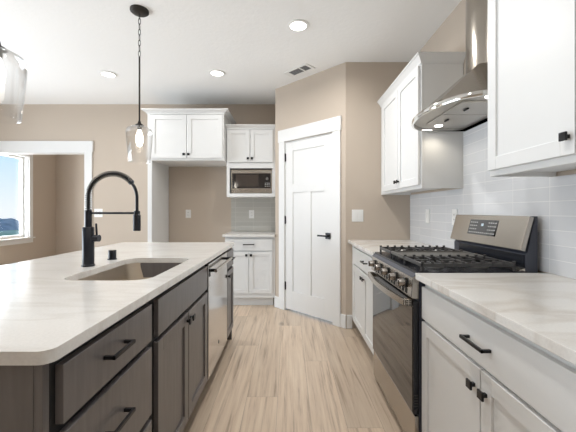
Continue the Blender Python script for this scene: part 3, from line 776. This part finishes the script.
fme.materials.clear(); fme.materials.append(M['display']); fo = bpy.data.objects.new('clock_digits', fme); C.objects.link(fo); fo.parent = dp
ctr = P0+dn*.106+nn*.0020
# text faces -X: its local x runs along -Y, its local y up the slope
R = Matrix(((0, dn.x, nn.x, 0), (-1, 0, 0, 0), (0, dn.y, nn.y, 0), (0, 0, 0, 1)))
fo.matrix_local = Matrix.Translation(Vector((ctr.x, 1.938, ctr.y))-wloc(t)) @ R

# ------------------------------------------------------------------ back wall units
YBF = 4.06
TB = T_back(YBF)
t = thing('base_cabinet', 'small white base cabinet below the microwave on the back wall', 'cabinet', (-.495, YBF, 0), 'white base cabinets')
DB = YB-YBF-.004
carcass(t, TB, -.800, -.196, DB, Z0, ZT-.002, cb, 1)
MB(TB).box(-.195, -.168, -.0195, -.0003, Z0, ZT-.002).build('filler', cb, t)
add_drawer(t, TB, -.792, -.204, .712, .855, cb, (-.498, .79), .14)
add_door(t, TB, -.792, -.501, .175, .695, cb, (-.527, .655), .05); add_door(t, TB, -.495, -.204, .175, .695, cb, (-.469, .655), .05)
tag(slab([(-.825, YBF-.045), (-.170, YBF-.045), (-.170, YB-.002), (-.825, YB-.002)], [], ZT, .914, 'back_worktop', M['quartz_island']),
    'small white quartz worktop under the microwave on the back wall', 'worktop')
tag(MB().box(-.825, -.168, YB-.008, YB-.0005, .915, 1.40).build('tile_backsplash', M['tile_back']), 'grey stacked tile backsplash below the microwave on the back wall', 'backsplash')
# microwave cabinet
YM = 4.19; TM = T_back(YM); DM = YB-YM-.004
t = thing('microwave_cabinet', 'white wall cabinet with two doors above an open microwave shelf', 'cabinet', (-.495, YM, 1.3925))
b = MB(TM); x0, x1 = -.805, -.196; g = .018
b.box(x0, x0+g, -DM, -.02, 1.3925, 2.272); b.box(x1-g, x1, -DM, -.02, 1.3925, 2.272)
b.box(x0+g, x1-g, -DM, -.02, 1.3925, 1.43); b.box(x0+g, x1-g, -DM, -.02, 1.79, 1.808); b.box(x0+g, x1-g, -DM, -.02, 2.254, 2.272); b.box(x0+g, x1-g, -DM, -DM+.006, 1.43, 2.254)
b.build('carcass', cb, t)
b = MB(TM); b.box(x0, -.765, -.0195, -.0003, 1.3925, 2.272); b.box(-.205, x1, -.0195, -.0003, 1.3925, 2.272)
b.box(-.765, -.205, -.0195, -.0003, 1.3925, 1.437); b.box(-.765, -.205, -.0195, -.0003, 1.765, 1.84); b.box(-.765, -.205, -.0195, -.0003, 2.2, 2.272)
b.build('face_frame', cb, t)
MB(TM).box(-.195, -.168, -.0195, -.0003, 1.3925, 2.272).build('filler', cb, t)
add_door(t, TM, -.797, -.501, 1.842, 2.258, cb, (-.525, 1.888), .05); add_door(t, TM, -.495, -.204, 1.842, 2.258, cb, (-.471, 1.888), .05)
crown(-.805, -.168, TM, 2.2725, 2.325, DM, ends=(False, False)).build('crown', cb, t)
# microwave
t = thing('microwave', 'stainless microwave with a dark window on the shelf of the back wall cabinet', 'microwave', (-.485, YM+.2, 1.4305))
mx0, mx1 = -.752, -.216; mz0, mz1 = 1.4305, 1.748; yf = YM+.014
MB().box(mx0, mx1, yf+.022, yf+.36, mz0+.012, mz1).build('body', M['enamel'], t)
for xx in (mx0+.04, mx1-.04):
    for yy in (yf+.06, yf+.32): MB().tube([(xx, yy, mz0), (xx, yy, mz0+.0115)], .012, 10).build('foot', M['black'], t)
dm = MB().box(mx0, mx1, yf, yf+.0215, mz0+.012, mz1, .003, 2).build('front_panel', M['steel'], t)
MB().box(mx0+.018, mx1-.016, yf-.002, yf-.0002, mz0+.075, mz1-.048, .0008).build('glass_front', M['glassblack'], dm)
MB().box(mx0+.06, mx1-.175, yf-.0032, yf-.0022, mz0+.095, mz1-.066, .0004).build('window', M['mesh_window'], dm)
MB().lathe([(.0005, yf-.018), (.017, yf-.018), (.019, yf-.0022), (.0005, yf-.0022)], (mx1-.062, 0, (mz0+mz1)/2+.04), 20, 'Y', cap=False).build('dial', M['griddle'], dm)
b = MB()
for r_ in range(3):
    for c_ in range(3): b.box(mx1-.092+c_*.024, mx1-.080+c_*.024, yf-.003, yf-.0022, mz0+.098+r_*.02, mz0+.105+r_*.02)
b.build('keypad', M['keys'], dm)
# refrigerator surround
t = thing('refrigerator_cabinet', 'tall white surround with two doors and crown over the empty refrigerator space', 'cabinet', (-1.29, YBF, 0))
fx0, fx1 = -1.775, -.812; fz0, fz1 = 1.845, 2.425; YG = 4.055; TG = T_back(YG); DG = YB-YG-.004
b = MB(TG); b.box(fx0, fx0+.018, -DG, -.02, fz0, fz1); b.box(fx1-.018, fx1, -DG, -.02, fz0, fz1); b.box(fx0+.018, fx1-.018, -DG, -.02, fz0, fz0+.018); b.box(fx0+.018, fx1-.018, -DG, -.02, fz1-.018, fz1)
b.box(fx0+.018, fx1-.018, -DG, -DG+.006, fz0+.018, fz1-.018); b.build('carcass', cb, t)
MB(TG).box(fx0, fx1, -.0195, -.0003, fz0, fz1, .001).build('face_frame', cb, t)
fm_ = -1.279
add_door(t, TG, fx0+.045, fm_-.003, 1.872, 2.412, cb, (fm_-.03, 1.918), .055); add_door(t, TG, fm_+.003, fx1-.018, 1.872, 2.412, cb, (fm_+.03, 1.918), .055)
crown(fx0, fx1, TG, 2.4255, 2.482, DG, p=.058).build('crown', cb, t)
b = MB(); b.box(fx0, fx0+.055, YG, YG+.02, .001, fz0-.0005, .001); b.box(fx0, fx0+.02, YG+.0205, YB-.002, .001, fz0-.0005); b.box(fx0+.035, fx0+.055, YG+.0205, YB-.017, .001, fz0-.0005)
b.build('side_panel', cb, t)

# ------------------------------------------------------------------ plates and outlets
def plate(T, u, z, wd, ht, kind, lab, cat, n=1):
    t = bpy.data.objects.new('wall_outlet' if kind == 'outlet' else 'light_switch', None); C.objects.link(t); t.location = T @ Vector((u, 0, z)); tag(t, lab, cat, 'white wall plates')
    MB(T).box(u-wd/2, u+wd/2, .0003, .006, z-ht/2, z+ht/2, .002, 2).build('plate', M['plastic'], t)
    for i in range(n):
        uu = u+(i-(n-1)/2)*.046
        if kind == 'outlet':
            r = MB(T).box(uu-.0165, uu+.0165, .0062, .0085, z-.034, z+.034, .001).build('socket', M['plastic'], t)
            s = MB(T)
            for dz in (-.018, .018):
                for du in (-.006, .006): s.box(uu+du-.0015, uu+du+.0015, .0086, .0091, z+dz-.005, z+dz+.005)
            s.build('slot', M['dim'], r)
        else: MB(T).box(uu-.0165, uu+.0165, .0062, .0100, z-.034, z+.034, .001).build('rocker', M['plastic'], t)
    return t
plate(T_back(YF), .712, 1.162, .118, .125, 'switch', 'white double rocker switch on the beige wall right of the pantry door', 'light switch', 2)
plate(T_back(YB), -1.443, 1.168, .075, .12, 'outlet', 'white outlet on the beige wall inside the refrigerator space', 'outlet')
plate(T_back(YB-.008), -.530, 1.162, .075, .12, 'outlet', 'white outlet on the grey tile below the microwave', 'outlet')
plate(T_back(YB), -2.737, 1.18, .12, .12, 'outlet', 'white double outlet plate on the beige wall behind the faucet', 'outlet', 2)
TWt = T_right(XW-.008)
plate(TWt, 2.89, 1.165, .075, .12, 'switch', 'white plate on the tile near the beige end wall, far one of two', 'light switch')
plate(TWt, 2.42, 1.165, .075, .12, 'outlet', 'white outlet on the tile directly left of the range console', 'outlet')
